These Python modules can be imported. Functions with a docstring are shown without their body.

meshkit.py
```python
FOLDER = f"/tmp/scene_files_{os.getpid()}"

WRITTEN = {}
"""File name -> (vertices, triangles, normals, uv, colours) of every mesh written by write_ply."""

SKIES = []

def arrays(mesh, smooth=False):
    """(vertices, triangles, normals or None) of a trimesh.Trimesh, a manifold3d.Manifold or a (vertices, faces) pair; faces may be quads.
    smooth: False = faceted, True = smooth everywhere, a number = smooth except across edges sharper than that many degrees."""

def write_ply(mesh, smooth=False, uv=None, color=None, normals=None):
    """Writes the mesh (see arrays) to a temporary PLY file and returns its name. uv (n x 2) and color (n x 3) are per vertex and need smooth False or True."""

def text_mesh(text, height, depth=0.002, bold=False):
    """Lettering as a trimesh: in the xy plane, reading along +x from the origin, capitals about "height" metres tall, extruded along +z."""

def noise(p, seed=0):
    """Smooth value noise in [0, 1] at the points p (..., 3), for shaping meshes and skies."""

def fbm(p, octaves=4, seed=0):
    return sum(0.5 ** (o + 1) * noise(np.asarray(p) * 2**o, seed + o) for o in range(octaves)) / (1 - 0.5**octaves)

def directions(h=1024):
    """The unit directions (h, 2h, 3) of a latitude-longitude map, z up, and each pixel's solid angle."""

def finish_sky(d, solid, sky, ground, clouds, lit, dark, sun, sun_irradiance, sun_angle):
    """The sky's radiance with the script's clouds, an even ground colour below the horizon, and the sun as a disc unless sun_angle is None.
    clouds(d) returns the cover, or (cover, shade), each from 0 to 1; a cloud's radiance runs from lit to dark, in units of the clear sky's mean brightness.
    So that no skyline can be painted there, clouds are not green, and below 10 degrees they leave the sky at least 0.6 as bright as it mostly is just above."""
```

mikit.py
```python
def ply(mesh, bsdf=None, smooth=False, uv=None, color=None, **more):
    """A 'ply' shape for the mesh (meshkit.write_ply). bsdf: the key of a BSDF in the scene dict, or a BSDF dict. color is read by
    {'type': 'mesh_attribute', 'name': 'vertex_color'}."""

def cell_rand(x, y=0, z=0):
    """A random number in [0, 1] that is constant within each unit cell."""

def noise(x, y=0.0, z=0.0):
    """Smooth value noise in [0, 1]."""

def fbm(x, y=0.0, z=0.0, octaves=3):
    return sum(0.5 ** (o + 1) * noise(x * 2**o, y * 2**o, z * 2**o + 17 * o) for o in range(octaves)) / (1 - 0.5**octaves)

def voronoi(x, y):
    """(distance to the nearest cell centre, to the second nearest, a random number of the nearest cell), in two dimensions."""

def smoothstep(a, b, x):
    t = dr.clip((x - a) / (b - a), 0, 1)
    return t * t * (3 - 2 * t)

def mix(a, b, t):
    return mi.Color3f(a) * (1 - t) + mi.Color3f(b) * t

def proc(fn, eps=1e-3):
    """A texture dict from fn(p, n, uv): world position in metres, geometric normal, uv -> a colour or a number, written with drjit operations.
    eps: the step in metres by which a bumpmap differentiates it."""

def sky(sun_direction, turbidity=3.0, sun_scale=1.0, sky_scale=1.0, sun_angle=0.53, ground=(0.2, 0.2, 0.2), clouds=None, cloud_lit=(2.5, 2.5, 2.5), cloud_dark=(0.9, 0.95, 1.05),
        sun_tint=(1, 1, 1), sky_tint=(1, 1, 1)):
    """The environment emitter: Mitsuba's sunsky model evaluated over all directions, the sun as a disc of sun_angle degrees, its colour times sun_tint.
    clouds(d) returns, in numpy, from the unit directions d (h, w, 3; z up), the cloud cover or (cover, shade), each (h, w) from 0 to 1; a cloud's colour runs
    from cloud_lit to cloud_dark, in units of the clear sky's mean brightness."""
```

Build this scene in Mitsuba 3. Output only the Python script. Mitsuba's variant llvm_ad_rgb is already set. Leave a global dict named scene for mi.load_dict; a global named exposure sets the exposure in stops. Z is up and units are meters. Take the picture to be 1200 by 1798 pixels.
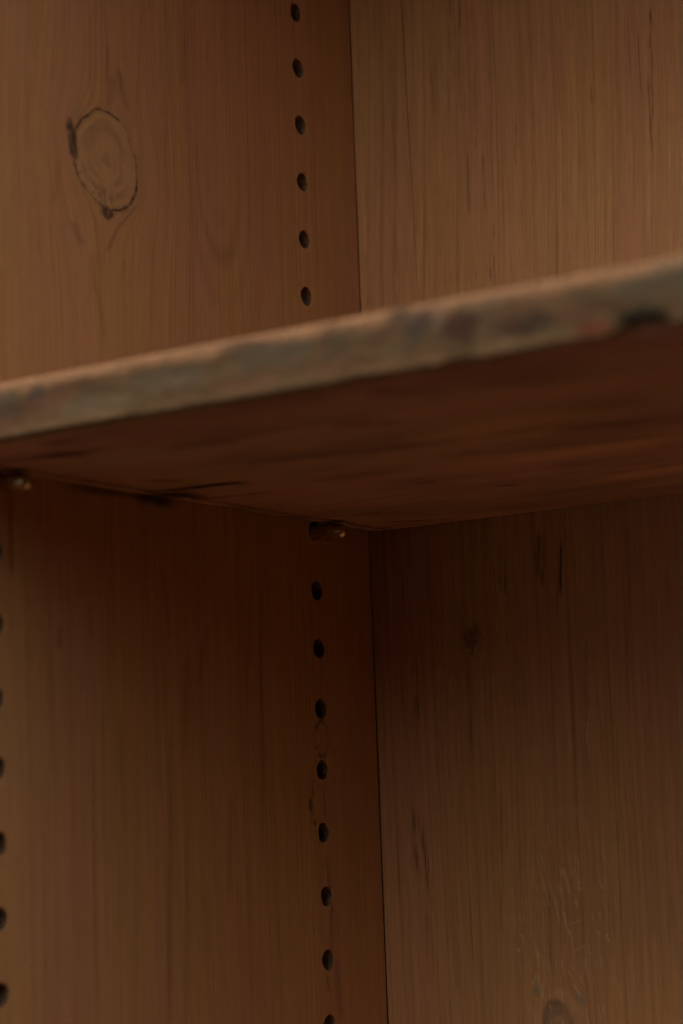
import math
import numpy as np
import trimesh
import manifold3d as m3
import drjit as dr
import mitsuba as mi
import mikit
import meshkit
from mikit import noise, fbm, smoothstep, mix, cell_rand

T = mi.ScalarTransform4f
scene, labels = {}, {}
rng = np.random.default_rng(7)

# ------------------------------------------------------------------ camera, lamps, exposure
# x runs along the back of the cupboard, y towards the back, z up; origin: the inner back left corner at the height of the pegs
CAM = np.array([0.6842667, -1.0413275, -0.1595855])
FWD = np.array([-0.5534667, 0.8211691, 0.1391258])
UP = np.array([0.1078149, -0.0949987, 0.9896217])
scene['camera'] = {
    'type': 'thinlens', 'fov': 17.0948, 'fov_axis': 'x', 'near_clip': 0.05, 'far_clip': 30.0,
    'aperture_radius': 0.0075, 'focus_distance': 1.185,
    'to_world': T().look_at(origin=CAM.tolist(), target=(CAM + FWD).tolist(), up=UP.tolist()),
}
exposure = 0.0
LAMPS = [   # azimuth, elevation from the cupboard, radiance, radius, what sets it apart
    (60, 38, 1.90, 1.05, 'large round white added unseen lamp far to the right of the cupboard'),
    (8, 24, 3.50, 0.625, 'small round white added unseen lamp in front of the cupboard'),
    (-25, 0, 0.64, 1.05, 'dim large round white added unseen lamp, low at the front left'),
    (-25, 52, 6.00, 1.05, 'bright large round white added unseen lamp, high at the front left'),
]
LAMP_TINT = (1.0, 1.0, 1.0)


def disk_mesh(r, n=48):
    a = np.arange(n) * 2 * math.pi / n
    v = np.vstack([np.stack([r * np.cos(a), r * np.sin(a), 0 * a], 1), [[0, 0, 0]]])
    i = np.arange(n)
    return trimesh.Trimesh(v, np.stack([i, (i + 1) % n, i * 0 + n], 1), process=False)


scene['lamp_shell_black'] = {'type': 'twosided', 'bsdf': {'type': 'diffuse', 'reflectance': {'type': 'rgb', 'value': [0.02, 0.02, 0.02]}}}
for i, (az, el, power, radius, text) in enumerate(LAMPS):  # unseen lamps, added to give the soft light from the front
    a, e = math.radians(az), math.radians(el)
    aim = np.array([0.3, -0.4, 0.0])
    q = aim + 2.5 * np.array([math.sin(a) * math.cos(e), -math.cos(a) * math.cos(e), math.sin(e)])
    key = 'added_lamp' + (f'_{i:03d}' if i else '')
    place = T().look_at(origin=q.tolist(), target=aim.tolist(), up=[0, 0.01, 1])
    labels[key] = {'label': text, 'category': 'lamp', 'group': 'added unseen lamps lighting the cupboard'}
    scene[key + '__diffuser'] = mikit.ply(disk_mesh(radius), 'lamp_shell_black', to_world=place,
                                          emitter={'type': 'area', 'radiance': {'type': 'rgb', 'value': [power * c for c in LAMP_TINT]}})
    prof = np.array([[0.512, 0.008], [0.52, 0.0], [0.52, -0.02], [0.34, -0.16], [0.10, -0.22], [0.08, -0.28], [0.0, -0.28]]) * [[radius / 0.5, 1.0]]
    scene[key + '__shell'] = mikit.ply(trimesh.creation.revolve(prof, sections=48), 'lamp_shell_black', to_world=place)

# ------------------------------------------------------------------ where the boards are marked, in metres (across the grain, along it)
BACK_HOLES = [(-0.0529, 0.3520), (-0.0530, 0.3199), (-0.0531, 0.2879), (-0.0527, 0.2563), (-0.0524, 0.2240), (-0.0522, 0.1919), (-0.0522, 0.1597), (-0.0521, 0.1280),
              (-0.0521, 0.0958), (-0.0522, 0.0641), (-0.0521, 0.0320), (-0.0522, -0.0004), (-0.0521, -0.0323), (-0.0521, -0.0632), (-0.0522, -0.0952), (-0.0526, -0.1272),
              (-0.0535, -0.1598), (-0.0527, -0.1928), (-0.0534, -0.2254), (-0.0539, -0.2584), (-0.0541, -0.2905), (-0.0540, -0.3230)]
FRONT_HOLES = [(-0.3046, 0.3515), (-0.3045, 0.3200), (-0.3044, 0.2880), (-0.3044, 0.2561), (-0.3042, 0.2242), (-0.3040, 0.1920), (-0.3038, 0.1601), (-0.3034, 0.1279),
               (-0.3030, 0.0961), (-0.3012, 0.0643), (-0.3000, 0.0320), (-0.2998, 0.0003), (-0.3008, -0.0318), (-0.3006, -0.0640), (-0.3014, -0.0968), (-0.3012, -0.1271),
               (-0.3008, -0.1596), (-0.3012, -0.1920), (-0.3012, -0.2240), (-0.3014, -0.2561), (-0.3018, -0.2882), (-0.3020, -0.3203)]
# marks: from (across, along) to (across, along), half width, strength
BACK_MARKS = [
    (0.0677, 0.3073, 0.0653, 0.2586, 0.00083, 0.5), (0.0733, 0.2994, 0.0709, 0.2378, 0.00111, 0.4), (0.0746, 0.2598, 0.0736, 0.2114, 0.00083, 0.25), (0.0741, 0.2081, 0.0734, 0.1729, 0.00083, 0.5),
    (0.0843, 0.2028, 0.0838, 0.171, 0.00083, 0.45), (0.054, 0.2776, 0.053, 0.2352, 0.00056, 0.25), (0.1053, 0.2272, 0.1042, 0.194, 0.00056, 0.45), (0.1061, 0.2159, 0.1053, 0.2011, 0.00056, 0.35),
    (0.0848, 0.1501, 0.085, 0.1321, 0.00056, 0.5), (0.0875, 0.1465, 0.0876, 0.1276, 0.00056, 0.4), (0.1886, 0.2602, 0.187, 0.2389, 0.00111, 0.55), (0.1883, 0.2386, 0.1861, 0.1975, 0.00083, 0.35),
    (0.1855, 0.2253, 0.1844, 0.1857, 0.00083, 0.3), (0.1515, 0.2266, 0.1512, 0.2167, 0.00056, 0.4), (0.1159, 0.2281, 0.1158, 0.1681, 0.00056, 0.2), (0.0289, 0.2835, 0.0236, 0.1204, 0.00389, 0.22),
    (0.0556, 0.2641, 0.0547, 0.2315, 0.00278, 0.18), (0.0924, 0.2882, 0.0876, 0.183, 0.00278, 0.1), (0.1062, -0.0075, 0.1058, -0.0331, 0.00278, 0.5), (0.1098, -0.0094, 0.1077, -0.0363, 0.00167, 0.35),
    (0.1198, -0.0135, 0.1175, -0.0417, 0.00111, 0.7), (0.1173, -0.0162, 0.1156, -0.052, 0.00083, 0.3), (0.0838, -0.0113, 0.0824, -0.0371, 0.0025, 0.3), (0.0861, -0.0207, 0.0851, -0.0391, 0.00083, 0.6),
    (0.079, -0.0215, 0.0796, -0.0368, 0.00083, 0.4), (0.0285, -0.0664, 0.0263, -0.1185, 0.00111, 0.45), (0.0261, -0.0693, 0.0254, -0.1001, 0.00083, 0.3), (0.0206, -0.1472, 0.0238, -0.1851, 0.00194, 0.45),
    (0.0247, -0.1519, 0.0306, -0.2003, 0.00139, 0.55), (0.0273, -0.1581, 0.0307, -0.1913, 0.00111, 0.4), (0.0308, -0.1973, 0.0305, -0.239, 0.00083, 0.25), (0.0767, -0.1448, 0.074, -0.2096, 0.00167, 0.25),
    (0.0616, -0.0719, 0.0604, -0.1232, 0.00278, 0.2), (0.1323, -0.0592, 0.1279, -0.1467, 0.00111, 0.15), (0.1031, -0.1924, 0.1015, -0.2328, 0.00083, 0.35), (0.0186, -0.112, 0.0172, -0.1729, 0.00083, 0.2),
    (0.1628, -0.1481, 0.1593, -0.2327, 0.00139, 0.12), (0.1469, -0.1186, 0.1418, -0.2327, 0.00111, 0.12), (0.1587, -0.0027, 0.1542, -0.1046, 0.00222, 0.12),
]
BACK_SCRATCHES = [
    (0.1314, -0.1032, 0.1288, -0.1206, 0.00083, 0.5), (0.1207, -0.1754, 0.121, -0.1927, 0.00083, 0.5), (0.1211, -0.1855, 0.1212, -0.195, 0.00056, 0.6), (0.1327, -0.1886, 0.1337, -0.1935, 0.00083, 0.6),
    (0.0942, -0.2248, 0.0951, -0.2329, 0.00083, 0.6), (0.0952, -0.2256, 0.0998, -0.2328, 0.00056, 0.5), (0.0906, -0.2415, 0.0929, -0.2363, 0.00083, 0.6), (0.0929, -0.2363, 0.1005, -0.2323, 0.00056, 0.6),
    (0.135, -0.2157, 0.1361, -0.22, 0.00083, 0.7), (0.1318, -0.2043, 0.1318, -0.2094, 0.00083, 0.5), (0.1147, -0.2113, 0.1204, -0.2085, 0.00083, 0.6), (0.1162, -0.2242, 0.1229, -0.2219, 0.00083, 0.6),
    (0.1254, -0.2248, 0.1266, -0.2265, 0.00056, 0.5), (0.1146, -0.2408, 0.1189, -0.247, 0.00083, 0.7), (0.1124, -0.2342, 0.1142, -0.2374, 0.00083, 0.5), (0.0936, -0.1748, 0.094, -0.1923, 0.00083, 0.35),
    (0.0811, -0.1921, 0.0819, -0.2155, 0.00083, 0.25), (0.137, -0.1701, 0.1357, -0.2044, 0.00056, 0.2), (0.1037, -0.1808, 0.1001, -0.2155, 0.00056, 0.2), (0.0853, -0.2155, 0.0863, -0.2213, 0.00083, 0.5),
    (0.0825, -0.2227, 0.0834, -0.2248, 0.00111, 0.6), (0.1309, -0.0827, 0.1301, -0.1265, 0.00083, 0.3), (0.0799, -0.0186, 0.0803, -0.0369, 0.00139, 0.4), (0.1075, -0.2328, 0.1134, -0.2156, 0.00056, 0.3),
]
SIDE_MARKS = [
    (-0.18, -0.1132, -0.1872, -0.2571, 0.00304, 0.22), (-0.1683, -0.1405, -0.1743, -0.2583, 0.00261, 0.16), (-0.2179, -0.1004, -0.2163, -0.1611, 0.00217, 0.14), (-0.23, -0.0955, -0.2315, -0.1659, 0.00174, 0.12),
    (-0.1337, -0.1408, -0.137, -0.1908, 0.00304, 0.15), (-0.1028, -0.0336, -0.1086, -0.1637, 0.00217, 0.2), (-0.1118, -0.0372, -0.1177, -0.0953, 0.00217, 0.15), (-0.1497, -0.0567, -0.1565, -0.0851, 0.00261, 0.15),
    (-0.1649, -0.0715, -0.1706, -0.1214, 0.00261, 0.14), (-0.2058, -0.1136, -0.2106, -0.2445, 0.00174, 0.1), (-0.2368, -0.1192, -0.2396, -0.2415, 0.00174, 0.14), (-0.1909, -0.0589, -0.1898, -0.1403, 0.00261, 0.12),
    (-0.2589, -0.0626, -0.2592, -0.073, 0.00174, 0.3), (-0.2906, -0.0034, -0.2907, -0.0414, 0.00217, 0.45), (-0.1833, -0.0308, -0.178, -0.0638, 0.00217, 0.15), (-0.0526, -0.1355, -0.0521, -0.1533, 0.0013, 0.3),
    (-0.0511, -0.1711, -0.048, -0.2065, 0.00217, 0.25), (-0.0492, -0.2005, -0.0516, -0.2296, 0.00261, 0.2), (-0.0465, -0.2241, -0.0433, -0.2564, 0.00304, 0.22), (-0.0564, -0.2322, -0.0538, -0.2411, 0.0013, 0.3),
    (-0.2161, 0.2242, -0.2172, 0.2038, 0.00174, 0.22), (-0.2078, 0.2149, -0.2011, 0.1949, 0.00348, 0.3), (-0.2131, 0.2106, -0.2163, 0.1925, 0.00435, 0.2), (-0.2274, 0.2442, -0.2297, 0.1977, 0.0013, 0.15),
    (-0.2179, 0.2469, -0.2157, 0.2099, 0.0013, 0.15), (-0.2433, 0.13, -0.2375, 0.1201, 0.00348, 0.25), (-0.2293, 0.1189, -0.23, 0.0965, 0.00348, 0.15), (-0.2119, 0.1336, -0.2195, 0.1208, 0.00174, 0.3),
    (-0.1953, 0.1485, -0.2119, 0.133, 0.0013, 0.3), (-0.2277, 0.1025, -0.2223, 0.0756, 0.00217, 0.15), (-0.1464, 0.1948, -0.1472, 0.1766, 0.00174, 0.12), (-0.1715, 0.2066, -0.1727, 0.1562, 0.00174, 0.1),
    (-0.1536, 0.2474, -0.1571, 0.2193, 0.00348, 0.12), (-0.1344, 0.2497, -0.1355, 0.2371, 0.00174, 0.15), (-0.2527, 0.1584, -0.2573, 0.1353, 0.00348, 0.12), (-0.1878, 0.2557, -0.1945, 0.195, 0.00174, 0.1),
]
SHELF_MARKS = [
    (-0.0275, 0.0295, -0.0134, 0.0615, 0.00278, 0.9), (-0.0097, 0.0062, -0.0147, 0.0375, 0.00167, 0.747), (-0.0962, 0.1376, -0.0925, 0.1481, 0.00222, 0.9), (-0.1307, 0.114, -0.1293, 0.1254, 0.00278, 0.598),
    (-0.1648, 0.0374, -0.1648, 0.0544, 0.00278, 0.9), (-0.2033, 0.0342, -0.1971, 0.0599, 0.00444, 0.747), (-0.3369, 0.2241, -0.3265, 0.251, 0.00556, 0.747), (-0.2943, 0.175, -0.2783, 0.2013, 0.00667, 0.523),
    (-0.2311, 0.1477, -0.2205, 0.1944, 0.00556, 0.523), (-0.2222, 0.2123, -0.2046, 0.2743, 0.00556, 0.523), (-0.1965, 0.1535, -0.1643, 0.2654, 0.00444, 0.448), (-0.3417, 0.0624, -0.3347, 0.0831, 0.00444, 0.747),
    (-0.3146, 0.044, -0.3095, 0.0622, 0.00444, 0.673), (-0.3532, 0.1916, -0.3514, 0.2105, 0.00667, 0.374), (-0.2923, 0.093, -0.293, 0.1302, 0.005, 0.374), (-0.3067, 0.2694, -0.3033, 0.335, 0.00556, 0.299),
    (-0.2358, 0.0319, -0.2222, 0.0438, 0.00556, 0.598), (-0.0632, 0.0328, -0.0603, 0.0509, 0.00222, 0.448), (-0.0713, 0.0871, -0.067, 0.1295, 0.00222, 0.374), (-0.107, 0.1836, -0.11, 0.2449, 0.00333, 0.299),
    (-0.0508, 0.1395, -0.0564, 0.2164, 0.00333, 0.224), (-0.203, 0.016, -0.196, 0.064, 0.0062, 0.85), (-0.17, 0.02, -0.165, 0.05, 0.003, 0.6), (-0.32, 0.02, -0.315, 0.075, 0.006, 0.6),
    (-0.15, 0.1, -0.13, 0.16, 0.009, 0.3), (-0.09, 0.19, -0.1, 0.27, 0.008, 0.3), (-0.24, 0.09, -0.235, 0.15, 0.008, 0.35),
]



def strokes(u, v, marks, sharp=2.0):
    """How strongly the drawn marks cover the point, 0 to 1."""
    keep = mi.Float(1)
    for u0, v0, u1, v1, w, s in marks:
        length = v1 - v0
        t = (v - v0) / length
        c = u0 + (u1 - u0) * t
        d = (u - c) / w
        ends = smoothstep(-0.12, 0.18, t) * (1 - smoothstep(0.8, 1.12, t))
        keep = keep * (1 - s * ends * dr.exp(-d * d * sharp))
    return 1 - keep


def around(u, v, cu, cv, r, aspect):
    """Grain lines that part round a knot: the across-grain coordinate after the bend, and the distance in knot radii."""
    du, dv = u - cu, (v - cv) / aspect
    d2 = dr.maximum((du * du + dv * dv) / (r * r), 0.3)
    return u - 0.8 * du / d2 * dr.exp(-0.12 * d2), dr.sqrt((du * du + dv * dv) / (r * r))


def grain(u, v, seed, spacing):
    """(late wood 0..1, fine fibre -1..1, broad patches 0..1)"""
    w = u + 0.012 * (noise(u * 14 + seed, v * 2.2, seed) - 0.5) + 0.0016 * (noise(u * 70, v * 9, seed + 3) - 0.5)
    k = w / spacing
    k = k + 1.6 * (noise(w * 95, v * 1.1, seed + 5) - 0.5) + 3.0 * (noise(w * 31, v * 0.7, seed + 6) - 0.5)
    cell = dr.floor(k)
    ph = k - cell
    strong = dr.square(cell_rand(cell, 2, seed * 10))
    late = smoothstep(0.2 + 0.3 * cell_rand(cell, 5, seed * 10), 0.88, ph) * (1 - smoothstep(0.9, 1.0, ph))
    late = late * (0.12 + 1.1 * strong) * (0.25 + 0.9 * noise(cell * 1.7, v * 9, seed + 7))
    wob = 3 * noise(u * 90, v * 20, seed)
    fibre = 1.1 * noise(w * 1300 + wob, v * 34, seed + 9) + 0.9 * noise(w * 520, v * 11, seed + 11) + 0.8 * noise(w * 1700 + wob, v * 130, seed + 15) - 1.4
    pore = smoothstep(0.72, 0.95, noise(w * 1250 + wob, v * 95, seed + 17))
    fibre = fibre - 1.3 * pore * noise(w * 45, v * 9, seed + 19)
    patch = fbm(w * 42, v * 3.0, seed + 13, octaves=2)
    return late, fibre, patch


SIDE_KNOT = (-0.2188, 0.1660, 0.0248, 1.0)


def side_colour(p, n, uv):
    u, v = p.y, p.z
    w, r = around(u, v, *SIDE_KNOT)
    w, r2 = around(w, v, -0.0526, -0.1108, 0.0062, 1.45)
    # a flame of arched lines beside the big knot
    arch = dr.sqrt(dr.square((u + 0.128) / 0.021) + dr.square((v - 0.185) / 0.058))
    late, fibre, patch = grain(w, v, 1.3, 0.0034)
    c = mix(SIDE_RED, SIDE_YELLOW, smoothstep(0.3, 0.7, patch))
    c = c * (1 + 0.15 * fibre) * (1 - 0.20 * late)
    flame = 0.5 + 0.5 * dr.sin(arch * 15 + 2 * noise(u * 70, v * 30, 4))
    flame_on = dr.exp(-dr.square((arch - 0.9) / 0.4)) * (1 - smoothstep(0.13, 0.22, v)) * 0.16
    c = c * (1 - flame_on * dr.square(flame))
    c = c * (1 - strokes(u + 0.0012 * (noise(u * 50, v * 40, 2) - 0.5), v, SIDE_MARKS) * (0.7 + 0.6 * noise(u * 700, v * 40, 6)))
    # the big knot: its own rings, the black bark line round it, two lumps of bark
    ku, kv = u - SIDE_KNOT[0], v - SIDE_KNOT[1]
    ang = dr.atan2(kv, ku)
    rim = r + 0.015 * dr.sin(ang * 2 + 0.6) + 0.035 * dr.sin(ang * 3 + 1.0) + 0.06 * (noise(ku * 160, kv * 160, 8) - 0.5)
    inside = 1 - smoothstep(0.94, 1.0, rim)
    rings = 0.5 + 0.5 * dr.sin(rim * 27 + 1.5 * noise(ku * 120, kv * 120, 9))
    kc = mix((0.41, 0.228, 0.098), (0.35, 0.19, 0.085), smoothstep(0.1, 0.9, rings) * smoothstep(0.25, 0.75, noise(ku * 100, kv * 100, 3)))
    kc = mix(kc, (0.27, 0.135, 0.065), 0.55 * dr.exp(-dr.square((rim - 0.62) / 0.08)) * smoothstep(-0.2, 0.5, dr.sin(ang - 0.1)))
    kc = mix(kc, (0.20, 0.14, 0.08), 0.5 * smoothstep(0.45, 0.8, noise(ku * 230, kv * 230, 5)) * smoothstep(0.3, 0.9, -dr.sin(ang)) * smoothstep(0.5, 0.85, rim))
    kc = mix(kc, (0.16, 0.11, 0.07), 0.35 * (1 - smoothstep(0.06, 0.2, rim)))
    kc = kc * (1 + 0.10 * fibre)
    c = mix(c, kc, inside * 0.9)
    c = mix(c, (0.24, 0.15, 0.08), 0.35 * smoothstep(1.0, 1.06, rim) * (1 - smoothstep(1.06, 1.35, rim)) * smoothstep(0.3, 0.7, noise(ku * 90, kv * 45, 6)))
    gap = 0.45 + 0.55 * smoothstep(0.25, 0.5, dr.abs(ang - 0.75)) - 0.35 * (1 - smoothstep(0.2, 0.5, dr.abs(ang - 0.2)))
    line = dr.exp(-dr.square((rim - 0.975) / (0.014 + 0.022 * noise(ku * 90, kv * 90, 31)))) * gap * (0.3 + 1.1 * noise(ku * 420, kv * 420, 2))
    c = mix(c, (0.05, 0.03, 0.018), dr.clip(line * 0.95, 0, 1))
    split = dr.exp(-dr.square((ku + 0.0035 + 0.10 * kv + 0.0012 * (noise(kv * 300, 0, 3) - 0.5)) / 0.00045)) * smoothstep(-0.0235, -0.021, kv) * (1 - smoothstep(-0.016, -0.012, kv))
    c = mix(c, (0.10, 0.06, 0.035), 0.7 * split)
    c = mix(c, (0.16, 0.095, 0.055), 0.5 * smoothstep(0.62, 0.8, noise(ku * 500, kv * 380, 15)) * smoothstep(0.5, 0.8, rim) * (1 - smoothstep(1.0, 1.1, rim)) * smoothstep(0.0, 0.5, -dr.sin(ang + 0.3)))
    for bu, bv, wu, wv, tilt in ((-0.2432, 0.1700, 0.0036, 0.0108, 0.0), (-0.2190, 0.1400, 0.0044, 0.0036, 0.0)):
        d = dr.square((u - bu + 0.16 * (v - bv)) / wu) + dr.square((v - bv) / wv) + 1.0 * (noise(u * 420, v * 300, 4) - 0.5)
        c = mix(c, mix((0.17, 0.085, 0.055), (0.06, 0.042, 0.03), smoothstep(0.25, 0.6, noise(u * 700, v * 420, 1))), 0.9 * (1 - smoothstep(0.5, 1.25, d)))
    # two small knots between the peg holes
    ring = dr.exp(-dr.square((r2 - 1.0) / 0.16)) * smoothstep(0.2, 0.75, noise(u * 900, v * 700, 3)) * (1 - 0.6 * smoothstep(0.0, 1.0, (u + 0.0526) / 0.006))
    c = mix(c, (0.06, 0.035, 0.02), 0.8 * ring)
    d = dr.sqrt(dr.square((u + 0.0585) / 0.006) + dr.square((v + 0.1462) / 0.012))
    c = mix(c, (0.07, 0.05, 0.03), 0.6 * dr.exp(-dr.square((d - 0.9) / 0.25)) * smoothstep(0.5, 0.85, noise(u * 700, v * 420, 8)) * (1 - smoothstep(-0.002, 0.006, u + 0.0585)))
    c = mix(c, (0.05, 0.035, 0.02), 0.6 * (1 - smoothstep(0.4, 1.1, dr.square((u + 0.0652) / 0.0020) + dr.square((v + 0.1455) / 0.003) + noise(u * 900, v * 600, 2) - 0.5)))
    # dark stain at the shelf end notch, with gap shade painted along the wall
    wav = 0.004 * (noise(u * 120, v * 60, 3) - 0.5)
    stain_shade = dr.exp(-dr.square(dr.square((u + 0.186) / 0.013))) * (1 - smoothstep(-0.0035, 0.0015, dr.abs(v - 0.0035) - 0.0045 + wav))
    stain_shade = stain_shade + 0.75 * smoothstep(-0.262, -0.235, u) * (1 - smoothstep(-0.205, -0.19, u)) * (1 - smoothstep(0.0, 0.003, dr.abs(v - 0.0032) + wav * 0.4))
    c = mix(c, (0.03, 0.02, 0.012), 0.85 * dr.clip(stain_shade, 0, 1))
    return c


def side_height(p, n, uv):
    return 0.00012 * noise(p.y * 640 + 2 * noise(p.y * 60, p.z * 8), p.z * 16) + 0.0006 * noise(p.y * 40, p.z * 4, 2)


def back_colour(p, n, uv):
    u, v = p.x, p.z
    w, r = around(u, v, 0.0630, -0.0598, 0.0060, 1.3)
    w, r2 = around(w, v, 0.1041, -0.2600, 0.0088, 1.35)
    late, fibre, patch = grain(w - 0.010 * smoothstep(0.0, 0.3, v), v, 4.7, 0.0040)
    c = mix(BACK_RED, BACK_YELLOW, smoothstep(0.3, 0.7, patch))
    c = c * (1 + 0.19 * fibre) * (1 - 0.24 * late)
    c = c * (1 - strokes(u + 0.0010 * (noise(u * 50, v * 40, 2) - 0.5) + 0.0007 * (noise(u * 900, v * 160, 4) - 0.5), v, BACK_MARKS) * (0.15 + 0.95 * smoothstep(0.15, 0.7, noise(u * 1200, v * 85, 6))))
    # short thin dark fibres scattered over the upper part
    cell_u, cell_v = dr.floor(u / 0.0048), dr.floor(v / 0.055 + cell_rand(dr.floor(u / 0.0048), 3))
    fu = u / 0.0048 - cell_u - 0.2 - 0.6 * cell_rand(cell_u, cell_v, 1)
    fv = v / 0.055 + cell_rand(dr.floor(u / 0.0048), 3) - cell_v
    on = smoothstep(0.68, 0.95, cell_rand(cell_u, cell_v, 2)) * dr.exp(-dr.square(fu / 0.09)) * smoothstep(0.05, 0.3, fv) * (1 - smoothstep(0.5, 0.95, fv))
    c = c * (1 - 0.38 * on * noise(u * 2000, v * 90, 5))
    # dark knot high in the lower bay
    c = mix(c, (0.10, 0.05, 0.03), 0.75 * (1 - smoothstep(0.45, 1.25, r + 0.9 * (noise(u * 600, v * 500, 3) - 0.5))) * (0.45 + 0.6 * noise(u * 900, v * 700, 1)))
    # grey knot at the foot of the picture with a light collar
    rim = r2 + 0.22 * (noise(u * 260, v * 200, 7) - 0.5)
    collar = dr.exp(-dr.square((rim - 1.25) / 0.22))
    c = mix(c, (0.52, 0.26, 0.11), 0.55 * collar * smoothstep(0.25, 0.6, noise(u * 200, v * 120, 2)))
    knot = mix((0.20, 0.13, 0.085), (0.30, 0.17, 0.09), smoothstep(0.3, 0.7, noise(u * 300, v * 240, 6)))
    c = mix(c, knot * (1 - 0.35 * dr.exp(-dr.square((rim - 0.8) / 0.18))), 0.7 * (1 - smoothstep(0.86, 1.08, rim)) * (0.6 + 0.5 * noise(u * 500, v * 400, 3)))
    for bu, bv, s in ((0.0935, -0.2440, 0.0024), (0.1181, -0.2487, 0.0026), (0.0915, -0.2395, 0.0014)):
        d = dr.square((u - bu) / s) + dr.square((v - bv) / (1.7 * s)) + 1.1 * (noise(u * 700, v * 500, 3) - 0.5)
        c = mix(c, (0.22, 0.19, 0.12), 0.6 * (1 - smoothstep(0.3, 1.1, d)))
    # pale scratches
    c = mix(c, (0.62, 0.40, 0.20), strokes(u + 0.0009 * (noise(u * 300, v * 300, 12) - 0.5), v, BACK_SCRATCHES) * (0.1 + 1.0 * noise(u * 1500, v * 700, 4)))
    scuff = smoothstep(0.74, 0.86, noise(u * 900 + v * 120, v * 130, 21)) * dr.exp(-dr.square((u - 0.112) / 0.028)) * smoothstep(-0.12, -0.20, v)
    c = mix(c, (0.58, 0.37, 0.19), 0.4 * scuff)
    return c


def back_height(p, n, uv):
    return 0.00012 * noise(p.x * 640 + 2 * noise(p.x * 60, p.z * 8), p.z * 16) + 0.0006 * noise(p.x * 40, p.z * 4, 2)


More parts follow.
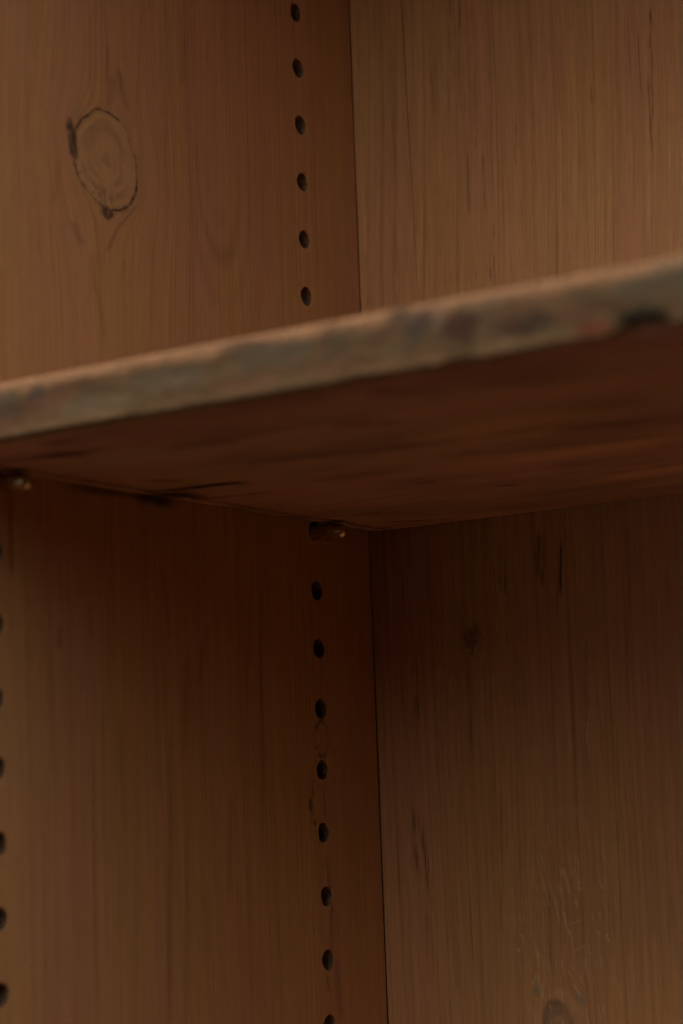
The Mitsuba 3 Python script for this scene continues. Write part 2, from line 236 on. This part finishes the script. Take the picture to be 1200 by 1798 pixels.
# blotches on the shelf's front edge: x, height above the underside, half length, half height, colour, strength
BLOTCHES = [
    (0.2625, 0.0165, 0.0085, 0.0055, (0.10, 0.095, 0.10), 0.65), (0.2560, 0.0215, 0.0075, 0.0035, (0.10, 0.085, 0.06), 0.7), (0.2715, 0.0180, 0.0035, 0.0060, (0.40, 0.27, 0.20), 0.6),
    (0.2800, 0.0120, 0.0085, 0.0062, (0.105, 0.05, 0.042), 0.85), (0.3040, 0.0100, 0.0130, 0.0048, (0.115, 0.055, 0.045), 0.8), (0.3120, 0.0090, 0.0080, 0.0040, (0.09, 0.085, 0.06), 0.6),
    (0.3330, 0.0042, 0.0085, 0.0026, (0.30, 0.07, 0.045), 0.75), (0.3510, 0.0052, 0.0100, 0.0050, (0.085, 0.085, 0.06), 0.85), (0.3600, 0.0170, 0.0200, 0.0060, (0.20, 0.19, 0.14), 0.6),
    (0.0800, 0.0170, 0.0060, 0.0040, (0.12, 0.11, 0.115), 0.55), (0.0640, 0.0140, 0.0060, 0.0060, (0.16, 0.16, 0.14), 0.5), (0.1830, 0.0195, 0.0140, 0.0032, (0.12, 0.10, 0.075), 0.6),
    (0.2000, 0.0150, 0.0180, 0.0050, (0.19, 0.19, 0.15), 0.5), (0.1500, 0.0130, 0.0230, 0.0050, (0.22, 0.20, 0.15), 0.5), (0.1100, 0.0075, 0.0200, 0.0045, (0.33, 0.28, 0.19), 0.5),
    (0.2250, 0.0160, 0.0060, 0.0060, (0.15, 0.13, 0.09), 0.5), (0.2460, 0.0130, 0.0060, 0.0040, (0.20, 0.11, 0.08), 0.5), (0.2900, 0.0185, 0.0120, 0.0030, (0.28, 0.22, 0.15), 0.5),
]
SHELF_Z, SHELF_T, SHELF_FRONT = 0.0034, 0.0243, -0.3624


def shelf_colour(p, n, uv):
    u, v = p.y, p.x                                                    # the grain runs along the shelf
    late, fibre, patch = grain(u, v, 8.1, 0.0060)
    c = mix(SHELF_RED, SHELF_BROWN, smoothstep(0.3, 0.7, patch))
    c = c * (1 + 0.10 * fibre) * (1 - 0.22 * late)
    c = c * (1 - 0.28 * smoothstep(0.38, 0.78, fbm(u * 40, v * 18, 3.3, octaves=4)))
    c = mix(c, c * mi.Color3f(1.25, 1.22, 1.18), smoothstep(0.5, 0.75, fbm(u * 38 + 7, v * 9, 9.1, octaves=3)))
    under = 1 - smoothstep(SHELF_Z + 0.0005, SHELF_Z + 0.002, p.z)
    c = c * (1 - under * strokes(u + 0.006 * (noise(u * 60, v * 25, 2) - 0.5), v, SHELF_MARKS, 1.4) * (0.2 + 0.9 * smoothstep(0.15, 0.75, noise(u * 260, v * 70, 6))))
    # dirty line a finger's breadth from the end
    wob = 0.004 * (noise(u * 40, 0, 3) - 0.5)
    c = c * (1 - under * 0.6 * dr.exp(-dr.square((v - 0.0135 + wob) / 0.0028)) * (0.4 + 0.8 * noise(u * 130, v * 200, 2)))
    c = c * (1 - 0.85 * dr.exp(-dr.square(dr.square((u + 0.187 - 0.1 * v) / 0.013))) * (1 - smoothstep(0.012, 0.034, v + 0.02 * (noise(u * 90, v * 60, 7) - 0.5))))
    c = mix(c, (0.40, 0.24, 0.12), under * 0.25 * (1 - smoothstep(0.004, 0.011, v + wob)))
    # the worn, painted front edge
    h = p.z - SHELF_Z + 0.0016 * (noise(v * 55, p.z * 60, 5) - 0.5)
    front = 1 - smoothstep(SHELF_FRONT + 0.003, SHELF_FRONT + 0.0055, u + 0.002 * (noise(v * 90, u * 100, 9) - 0.5))
    e = mix(EDGE_BROWN, EDGE_GREY, smoothstep(0.30, 0.66, fbm(v * 30, p.z * 150, 2.2, octaves=4) + 0.10 * smoothstep(0.016, 0.006, h)))
    e = mix(e, (0.12, 0.052, 0.028), 0.75 * smoothstep(0.5, 0.75, fbm(v * 44 + 9, p.z * 120, 6.2, octaves=4)))
    e = mix(e, EDGE_RAW, smoothstep(0.0165, 0.0205, h + 0.004 * (fbm(v * 120, p.z * 200, 1.1, octaves=3) - 0.5)))
    e = mix(e, EDGE_LIP, 0.8 * (1 - smoothstep(0.0030, 0.0060, h)))
    for bx, bz, wx, wz, col, s in BLOTCHES:
        d = dr.square((v - bx) / wx) + dr.square((h - bz) / wz) + 2.6 * (fbm(v * 150, p.z * 300, 5 * bx, octaves=3) - 0.5)
        e = mix(e, [a * x for a, x in zip((0.40, 0.33, 0.27), col)], min(1.0, 0.95 * s) * (1 - smoothstep(0.2, 1.4, d)))
    e = e * (0.62 + 0.76 * fbm(v * 170, p.z * 420, 4.4, octaves=3))
    return mix(c, e, front)


def shelf_height(p, n, uv):
    return 0.00014 * noise(p.y * 500, p.x * 14) + 0.0007 * noise(p.y * 40, p.x * 5, 2)


def plain_colour(p, n, uv):
    late, fibre, patch = grain(p.y + p.z * 0.3, p.x, 12.0, 0.004)
    return mix(SIDE_RED, SIDE_YELLOW, patch) * (1 + 0.1 * fibre) * (1 - 0.12 * late)


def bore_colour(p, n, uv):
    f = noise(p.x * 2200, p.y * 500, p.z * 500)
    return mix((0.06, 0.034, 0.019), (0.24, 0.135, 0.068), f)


def brass_colour(p, n, uv):
    f = fbm(p.x * 420, p.y * 420, p.z * 420, octaves=3)
    return mix((0.46, 0.34, 0.17), (0.70, 0.54, 0.30), smoothstep(0.3, 0.65, f))


def brass_rough(p, n, uv):
    return 0.30 + 0.12 * fbm(p.x * 500, p.y * 500, p.z * 500, octaves=2)


SIDE_RED, SIDE_YELLOW = (0.405, 0.196, 0.093), (0.41, 0.213, 0.082)
BACK_RED, BACK_YELLOW = (0.405, 0.190, 0.085), (0.41, 0.206, 0.079)
SHELF_RED, SHELF_BROWN = (0.38, 0.200, 0.140), (0.37, 0.220, 0.130)
EDGE_BROWN, EDGE_GREY, EDGE_RAW, EDGE_LIP = (0.080, 0.039, 0.018), (0.094, 0.055, 0.025), (0.230, 0.114, 0.054), (0.135, 0.074, 0.034)


def wood(key, colour, height, rough=0.7, spec=0.03):
    b = {'type': 'principled', 'base_color': mikit.proc(colour), 'roughness': rough, 'specular': spec}
    if height:
        b = {'type': 'bumpmap', 'scale': 1.0, 'height': mikit.proc(height, eps=0.0003), 'bsdf': b}
    scene[key] = {'type': 'twosided', 'bsdf': b}


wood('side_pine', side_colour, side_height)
wood('back_pine', back_colour, back_height)
wood('shelf_pine', shelf_colour, shelf_height, 0.75, 0.03)
wood('plain_pine', plain_colour, None)
wood('bored_wood', bore_colour, None, 0.9, 0.05)
scene['aged_brass'] = {'type': 'principled', 'base_color': mikit.proc(brass_colour), 'metallic': 1.0, 'roughness': mikit.proc(brass_rough)}

# ------------------------------------------------------------------ the cupboard
WIDTH, TOP, BOTTOM, FACE = 0.85, 0.40, -0.60, -0.38
labels['cabinet'] = {'label': 'open cupboard of old reddish brown pine boards with rows of peg holes in its side', 'category': 'cabinet'}


def box(x0, x1, y0, y1, z0, z1):
    return trimesh.creation.box(bounds=[[x0, y0, z0], [x1, y1, z1]])


def solid(mesh):
    return m3.Manifold(m3.Mesh(np.asarray(mesh.vertices, np.float32), np.asarray(mesh.faces, np.uint32)))


def ring(r, wobble, seed, n=28):
    g = np.random.default_rng(seed)
    a = np.arange(n) * 2 * math.pi / n
    rr = r * (1 + wobble * (g.normal() * np.cos(2 * a + g.uniform(0, 6)) + g.normal() * np.cos(3 * a + g.uniform(0, 6)) + 0.5 * g.normal(size=n)))
    return np.stack([rr * np.cos(a), rr * np.sin(a)], 1)


def bore(y, z, loop, x0, x1, grow=1.0):
    """A closed plug from x0 to x1 along the loop in the (y, z) plane."""
    n = len(loop)
    a = np.column_stack([np.full(n, x0), y + loop[:, 0] * grow, z + loop[:, 1] * grow])
    b = np.column_stack([np.full(n, x1), y + loop[:, 0] * grow, z + loop[:, 1] * grow])
    i = np.arange(n)
    j = (i + 1) % n
    v = np.vstack([a, b, [[x0, y, z], [x1, y, z]]])
    f = np.vstack([np.stack([i, j, j + n], 1), np.stack([i, j + n, i + n], 1), np.stack([j, i, i * 0 + 2 * n], 1), np.stack([i + n, j + n, i * 0 + 2 * n + 1], 1)])
    m = trimesh.Trimesh(v, f, process=False)
    if m.volume < 0:
        m.invert()
    return m


side = solid(box(-0.022, 0.0, FACE, 0.020, BOTTOM - 0.02, TOP + 0.02))
side = side - solid(box(-0.0022, 0.001, 0.0, 0.0026, BOTTOM - 0.03, TOP + 0.03))      # groove added to darken the joint line beside the back boards
cups = []
for k, (y, z) in enumerate(BACK_HOLES + FRONT_HOLES):
    loop = ring(0.00505 * (1 + 0.03 * rng.normal()), 0.018, 100 + k)
    side = side - solid(bore(y, z, loop, -0.0155, 0.001, 1.03))
    # a small countersink where the drill tore the rim
    side = side - solid(bore(y + 0.0001 * rng.normal(), z + 0.0001 * rng.normal(), ring(0.0054, 0.045, 300 + k), -0.0004, 0.001))
    if k % 3 == 1 or k == 6:                                        # a splinter broken out under the hole
        tip = np.array([[-0.0022, -0.004], [0.0026, -0.0042], [0.0024 + 0.0006 * rng.normal(), -0.0078 - 0.0006 * rng.random()], [0.0010, -0.0066]])
        side = side - solid(bore(y, z, tip, -0.0007, 0.001))
    n = len(loop)
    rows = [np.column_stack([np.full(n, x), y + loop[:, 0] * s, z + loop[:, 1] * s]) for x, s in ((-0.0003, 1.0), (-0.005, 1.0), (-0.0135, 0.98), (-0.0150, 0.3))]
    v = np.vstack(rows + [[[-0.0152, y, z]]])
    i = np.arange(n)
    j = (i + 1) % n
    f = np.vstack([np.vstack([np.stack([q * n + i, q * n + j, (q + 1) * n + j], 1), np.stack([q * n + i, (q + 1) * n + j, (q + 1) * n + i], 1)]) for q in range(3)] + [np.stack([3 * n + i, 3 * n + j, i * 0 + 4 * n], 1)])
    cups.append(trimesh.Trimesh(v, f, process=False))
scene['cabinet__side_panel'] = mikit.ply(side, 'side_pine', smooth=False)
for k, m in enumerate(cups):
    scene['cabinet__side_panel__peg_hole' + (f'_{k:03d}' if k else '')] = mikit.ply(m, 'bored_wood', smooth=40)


def plank(x0, x1, crack=None):
    """A board of the back with slightly wandering long edges, standing from y = 0 backwards."""
    nz = 120
    zs = np.linspace(BOTTOM - 0.02, TOP + 0.02, nz)
    e0 = x0 + 0.0009 * (meshkit.fbm(np.column_stack([zs * 9, zs * 0 + x0 * 50, zs * 0]), 3) - 0.5)
    e1 = x1 + 0.0005 * (meshkit.fbm(np.column_stack([zs * 9, zs * 0 + x1 * 50 + 5, zs * 0]), 3) - 0.5)
    rows = []
    for z, a, b in zip(zs, e0, e1):
        rows.append([[a, 0.016, z], [a, 0.0004, z], [a + 0.0004, 0.0, z], [b - 0.0004, 0.0, z], [b, 0.0004, z], [b, 0.016, z]])
    v = np.array(rows).reshape(-1, 3)
    f = []
    for q in range(nz - 1):
        for s in range(6):
            a, b = q * 6 + s, q * 6 + (s + 1) % 6
            f += [[a, b, b + 6], [a, b + 6, a + 6]]
    last = (nz - 1) * 6
    for s in range(1, 5):
        f += [[0, s + 1, s], [last, last + s, last + s + 1]]
    m = trimesh.Trimesh(v, f, process=False)
    if m.volume < 0:
        m.invert()
    if crack is None:
        return m
    # a drying crack: a thin wedge that closes downwards
    cz = np.linspace(0.425, 0.105, 60)
    ce = np.interp(cz, [0.105, 0.1439, 0.302, 0.43], [0.0390, 0.0382, 0.0355, 0.0336]) + 0.0005 * (meshkit.fbm(np.column_stack([cz * 40, cz * 0, cz * 0]), 3) - 0.5)
    half = np.interp(cz, [0.105, 0.16, 0.25, 0.43], [0.00001, 0.00016, 0.00032, 0.00042])
    v = np.vstack([np.column_stack([ce - half, cz * 0 - 0.001, cz]), np.column_stack([ce + half, cz * 0 - 0.001, cz]), np.column_stack([ce, cz * 0 + 0.006, cz])])
    n, f = len(cz), []
    for q in range(n - 1):
        for a, b in ((0, n), (n, 2 * n), (2 * n, 0)):
            f += [[a + q, b + q, b + q + 1], [a + q, b + q + 1, a + q + 1]]
    f += [[0, 2 * n, n], [n - 1, 2 * n - 1, 3 * n - 1]]
    w = trimesh.Trimesh(v, f, process=False)
    if w.volume < 0:
        w.invert()
    return solid(m) - solid(w)


for k, (x0, x1) in enumerate(((0.0006, 0.2830), (0.2834, 0.5660), (0.5664, 0.8491))):
    scene['cabinet__back_board' + (f'_{k:03d}' if k else '')] = mikit.ply(plank(x0, x1, True if k == 0 else None), 'back_pine', smooth=False)
scene['cabinet__side_panel_001'] = mikit.ply(box(WIDTH, WIDTH + 0.022, FACE, 0.020, BOTTOM - 0.02, TOP + 0.02), 'side_pine')
scene['cabinet__top_board'] = mikit.ply(box(0.0003, WIDTH - 0.0003, FACE + 0.001, -0.0004, TOP, TOP + 0.019), 'plain_pine')
scene['cabinet__bottom_board'] = mikit.ply(box(0.0003, WIDTH - 0.0003, FACE + 0.001, -0.0004, BOTTOM - 0.019, BOTTOM), 'plain_pine')

# ------------------------------------------------------------------ the shelf
def section():
    """The shelf's outline in (y, z): front edge with a worn round top arris, starting under the back."""
    pts = [(-0.0012, 0.0)]
    pts += [(y, 0.0) for y in np.linspace(-0.006, SHELF_FRONT + 0.004, 150)]
    pts += [(SHELF_FRONT + 0.0018 - 0.0018 * math.sin(t), 0.0018 - 0.0018 * math.cos(t)) for t in np.linspace(0, math.pi / 2, 6)]
    pts += [(SHELF_FRONT, z) for z in np.linspace(0.0034, SHELF_T - 0.0052, 9)]
    pts += [(SHELF_FRONT + 0.0042 - 0.0042 * math.cos(t), SHELF_T - 0.0042 + 0.0042 * math.sin(t)) for t in np.linspace(0, math.pi / 2, 10)]
    pts += [(y, SHELF_T) for y in np.linspace(SHELF_FRONT + 0.008, -0.0012, 30)]
    pts += [(-0.0012, z) for z in np.linspace(SHELF_T - 0.006, 0.006, 3)]
    return np.array(pts)


prof = section()
xs = np.concatenate([np.linspace(0.0016, 0.03, 26), np.linspace(0.0312, 0.45, 360), np.linspace(0.46, WIDTH - 0.002, 40)])
X, K = np.meshgrid(xs, np.arange(len(prof)), indexing='ij')
Y, Z = prof[K, 0].copy(), prof[K, 1].copy()
front = np.clip(1 - (Y - SHELF_FRONT) / 0.012, 0, 1)
q = np.stack([X, Y, Z], -1)
big, small = meshkit.fbm(q * [18, 40, 60], 3, 1) - 0.5, meshkit.fbm(q * [160, 200, 260], 3, 2) - 0.5
Y += front * (0.0022 * big + 0.0008 * small)
low = np.clip(1 - Z / 0.006, 0, 1) * front
chips = np.clip(meshkit.noise(np.stack([X * 60, X * 0, X * 0 + 2.5], -1), 5) - 0.60, 0, 1) * 2.5
Z += low * (0.0012 * chips + 0.0008 * (meshkit.fbm(np.stack([X * 45, X * 0, X * 0], -1), 3, 8) - 0.5))
Y += low * 0.0012 * chips
for cx, w, d in ((0.351, 0.011, 0.0034), (0.372, 0.006, 0.0012), (0.279, 0.007, 0.0012)):      # the pieces broken out of the lower arris
    bite = np.exp(-((X - cx) / w) ** 4)
    Z += low * d * bite
    Y += low * d * bite
Z += np.clip(1 - Z / 0.003, 0, 1) * (1 - front) * 0.00035 * (meshkit.fbm(q * [10, 60, 0], 3, 6) - 0.5)
# worn and broken lower corner of the end that meets the side of the cupboard
end = np.clip(1 - (X - 0.0016) / 0.014, 0, 1)
notch = np.exp(-((Y + 0.183) / 0.014) ** 4) * 0.0100 + 0.0012 * np.clip(meshkit.fbm(q * [0, 45, 0], 3, 9) - 0.35, 0, 1)
X2 = X + end * notch * np.clip(1.15 - Z / 0.016, 0, 1)
Z += end ** 3 * np.clip(1 - Z / 0.003, 0, 1) * (0.0010 + 0.0016 * np.clip(meshkit.noise(q * [0, 40, 0], 4) - 0.3, 0, 1))
V = np.stack([X2, Y, Z + SHELF_Z], -1).reshape(-1, 3)
n, m = len(xs), len(prof)
i, j = [a.ravel() for a in np.meshgrid(np.arange(n - 1), np.arange(m), indexing='ij')]
a, b = i * m + j, i * m + (j + 1) % m
F = np.vstack([np.stack([a, b, b + m], 1), np.stack([a, b + m, a + m], 1)])
import mapbox_earcut as earcut
cap = earcut.triangulate_float64(prof, np.array([m], np.uint32)).reshape(-1, 3).astype(int)
F = np.vstack([F, cap, cap[:, ::-1] + (n - 1) * m])
shelf = trimesh.Trimesh(V, F, process=False)
if shelf.volume < 0:
    shelf.invert()
labels['shelf'] = {'label': 'thick old pine shelf board with worn paint stained front edge, resting on brass pegs', 'category': 'shelf'}
scene['shelf'] = mikit.ply(shelf, 'shelf_pine', smooth=35)

# ------------------------------------------------------------------ the brass pegs that carry it
def peg(y, z, droop):
    body = [(-0.0150, 0.0), (-0.0148, 0.0036), (-0.0142, 0.0040), (0.0, 0.0040)]
    body += [(s, 0.0047 - 0.0012 * ((s - 0.0105) / 0.0088) ** 2) for s in np.linspace(0.0028, 0.0185, 24)]
    body += [(0.0193, 0.0032), (0.0200, 0.0026), (0.0205, 0.0015), (0.0206, 0.0)]
    m = trimesh.creation.revolve(np.array([(r, s) for s, r in body]), sections=64)
    t = trimesh.transformations.rotation_matrix(math.pi / 2 + droop, [0, 1, 0])
    m.apply_transform(t)
    m.apply_translation([0, y, z])
    return m


scene['shelf_peg'] = mikit.ply(peg(-0.0522, -0.0012, 0.07), 'aged_brass', smooth=50)
scene['shelf_peg_001'] = mikit.ply(peg(-0.2996, -0.0012, 0.06), 'aged_brass', smooth=50)
labels['shelf_peg'] = {'label': 'dark brass peg under the shelf close to the corner, in the inner column of holes', 'category': 'shelf peg'}
labels['shelf_peg_001'] = {'label': 'out of focus brass peg with a bright glint at the left edge of the photo', 'category': 'shelf peg'}
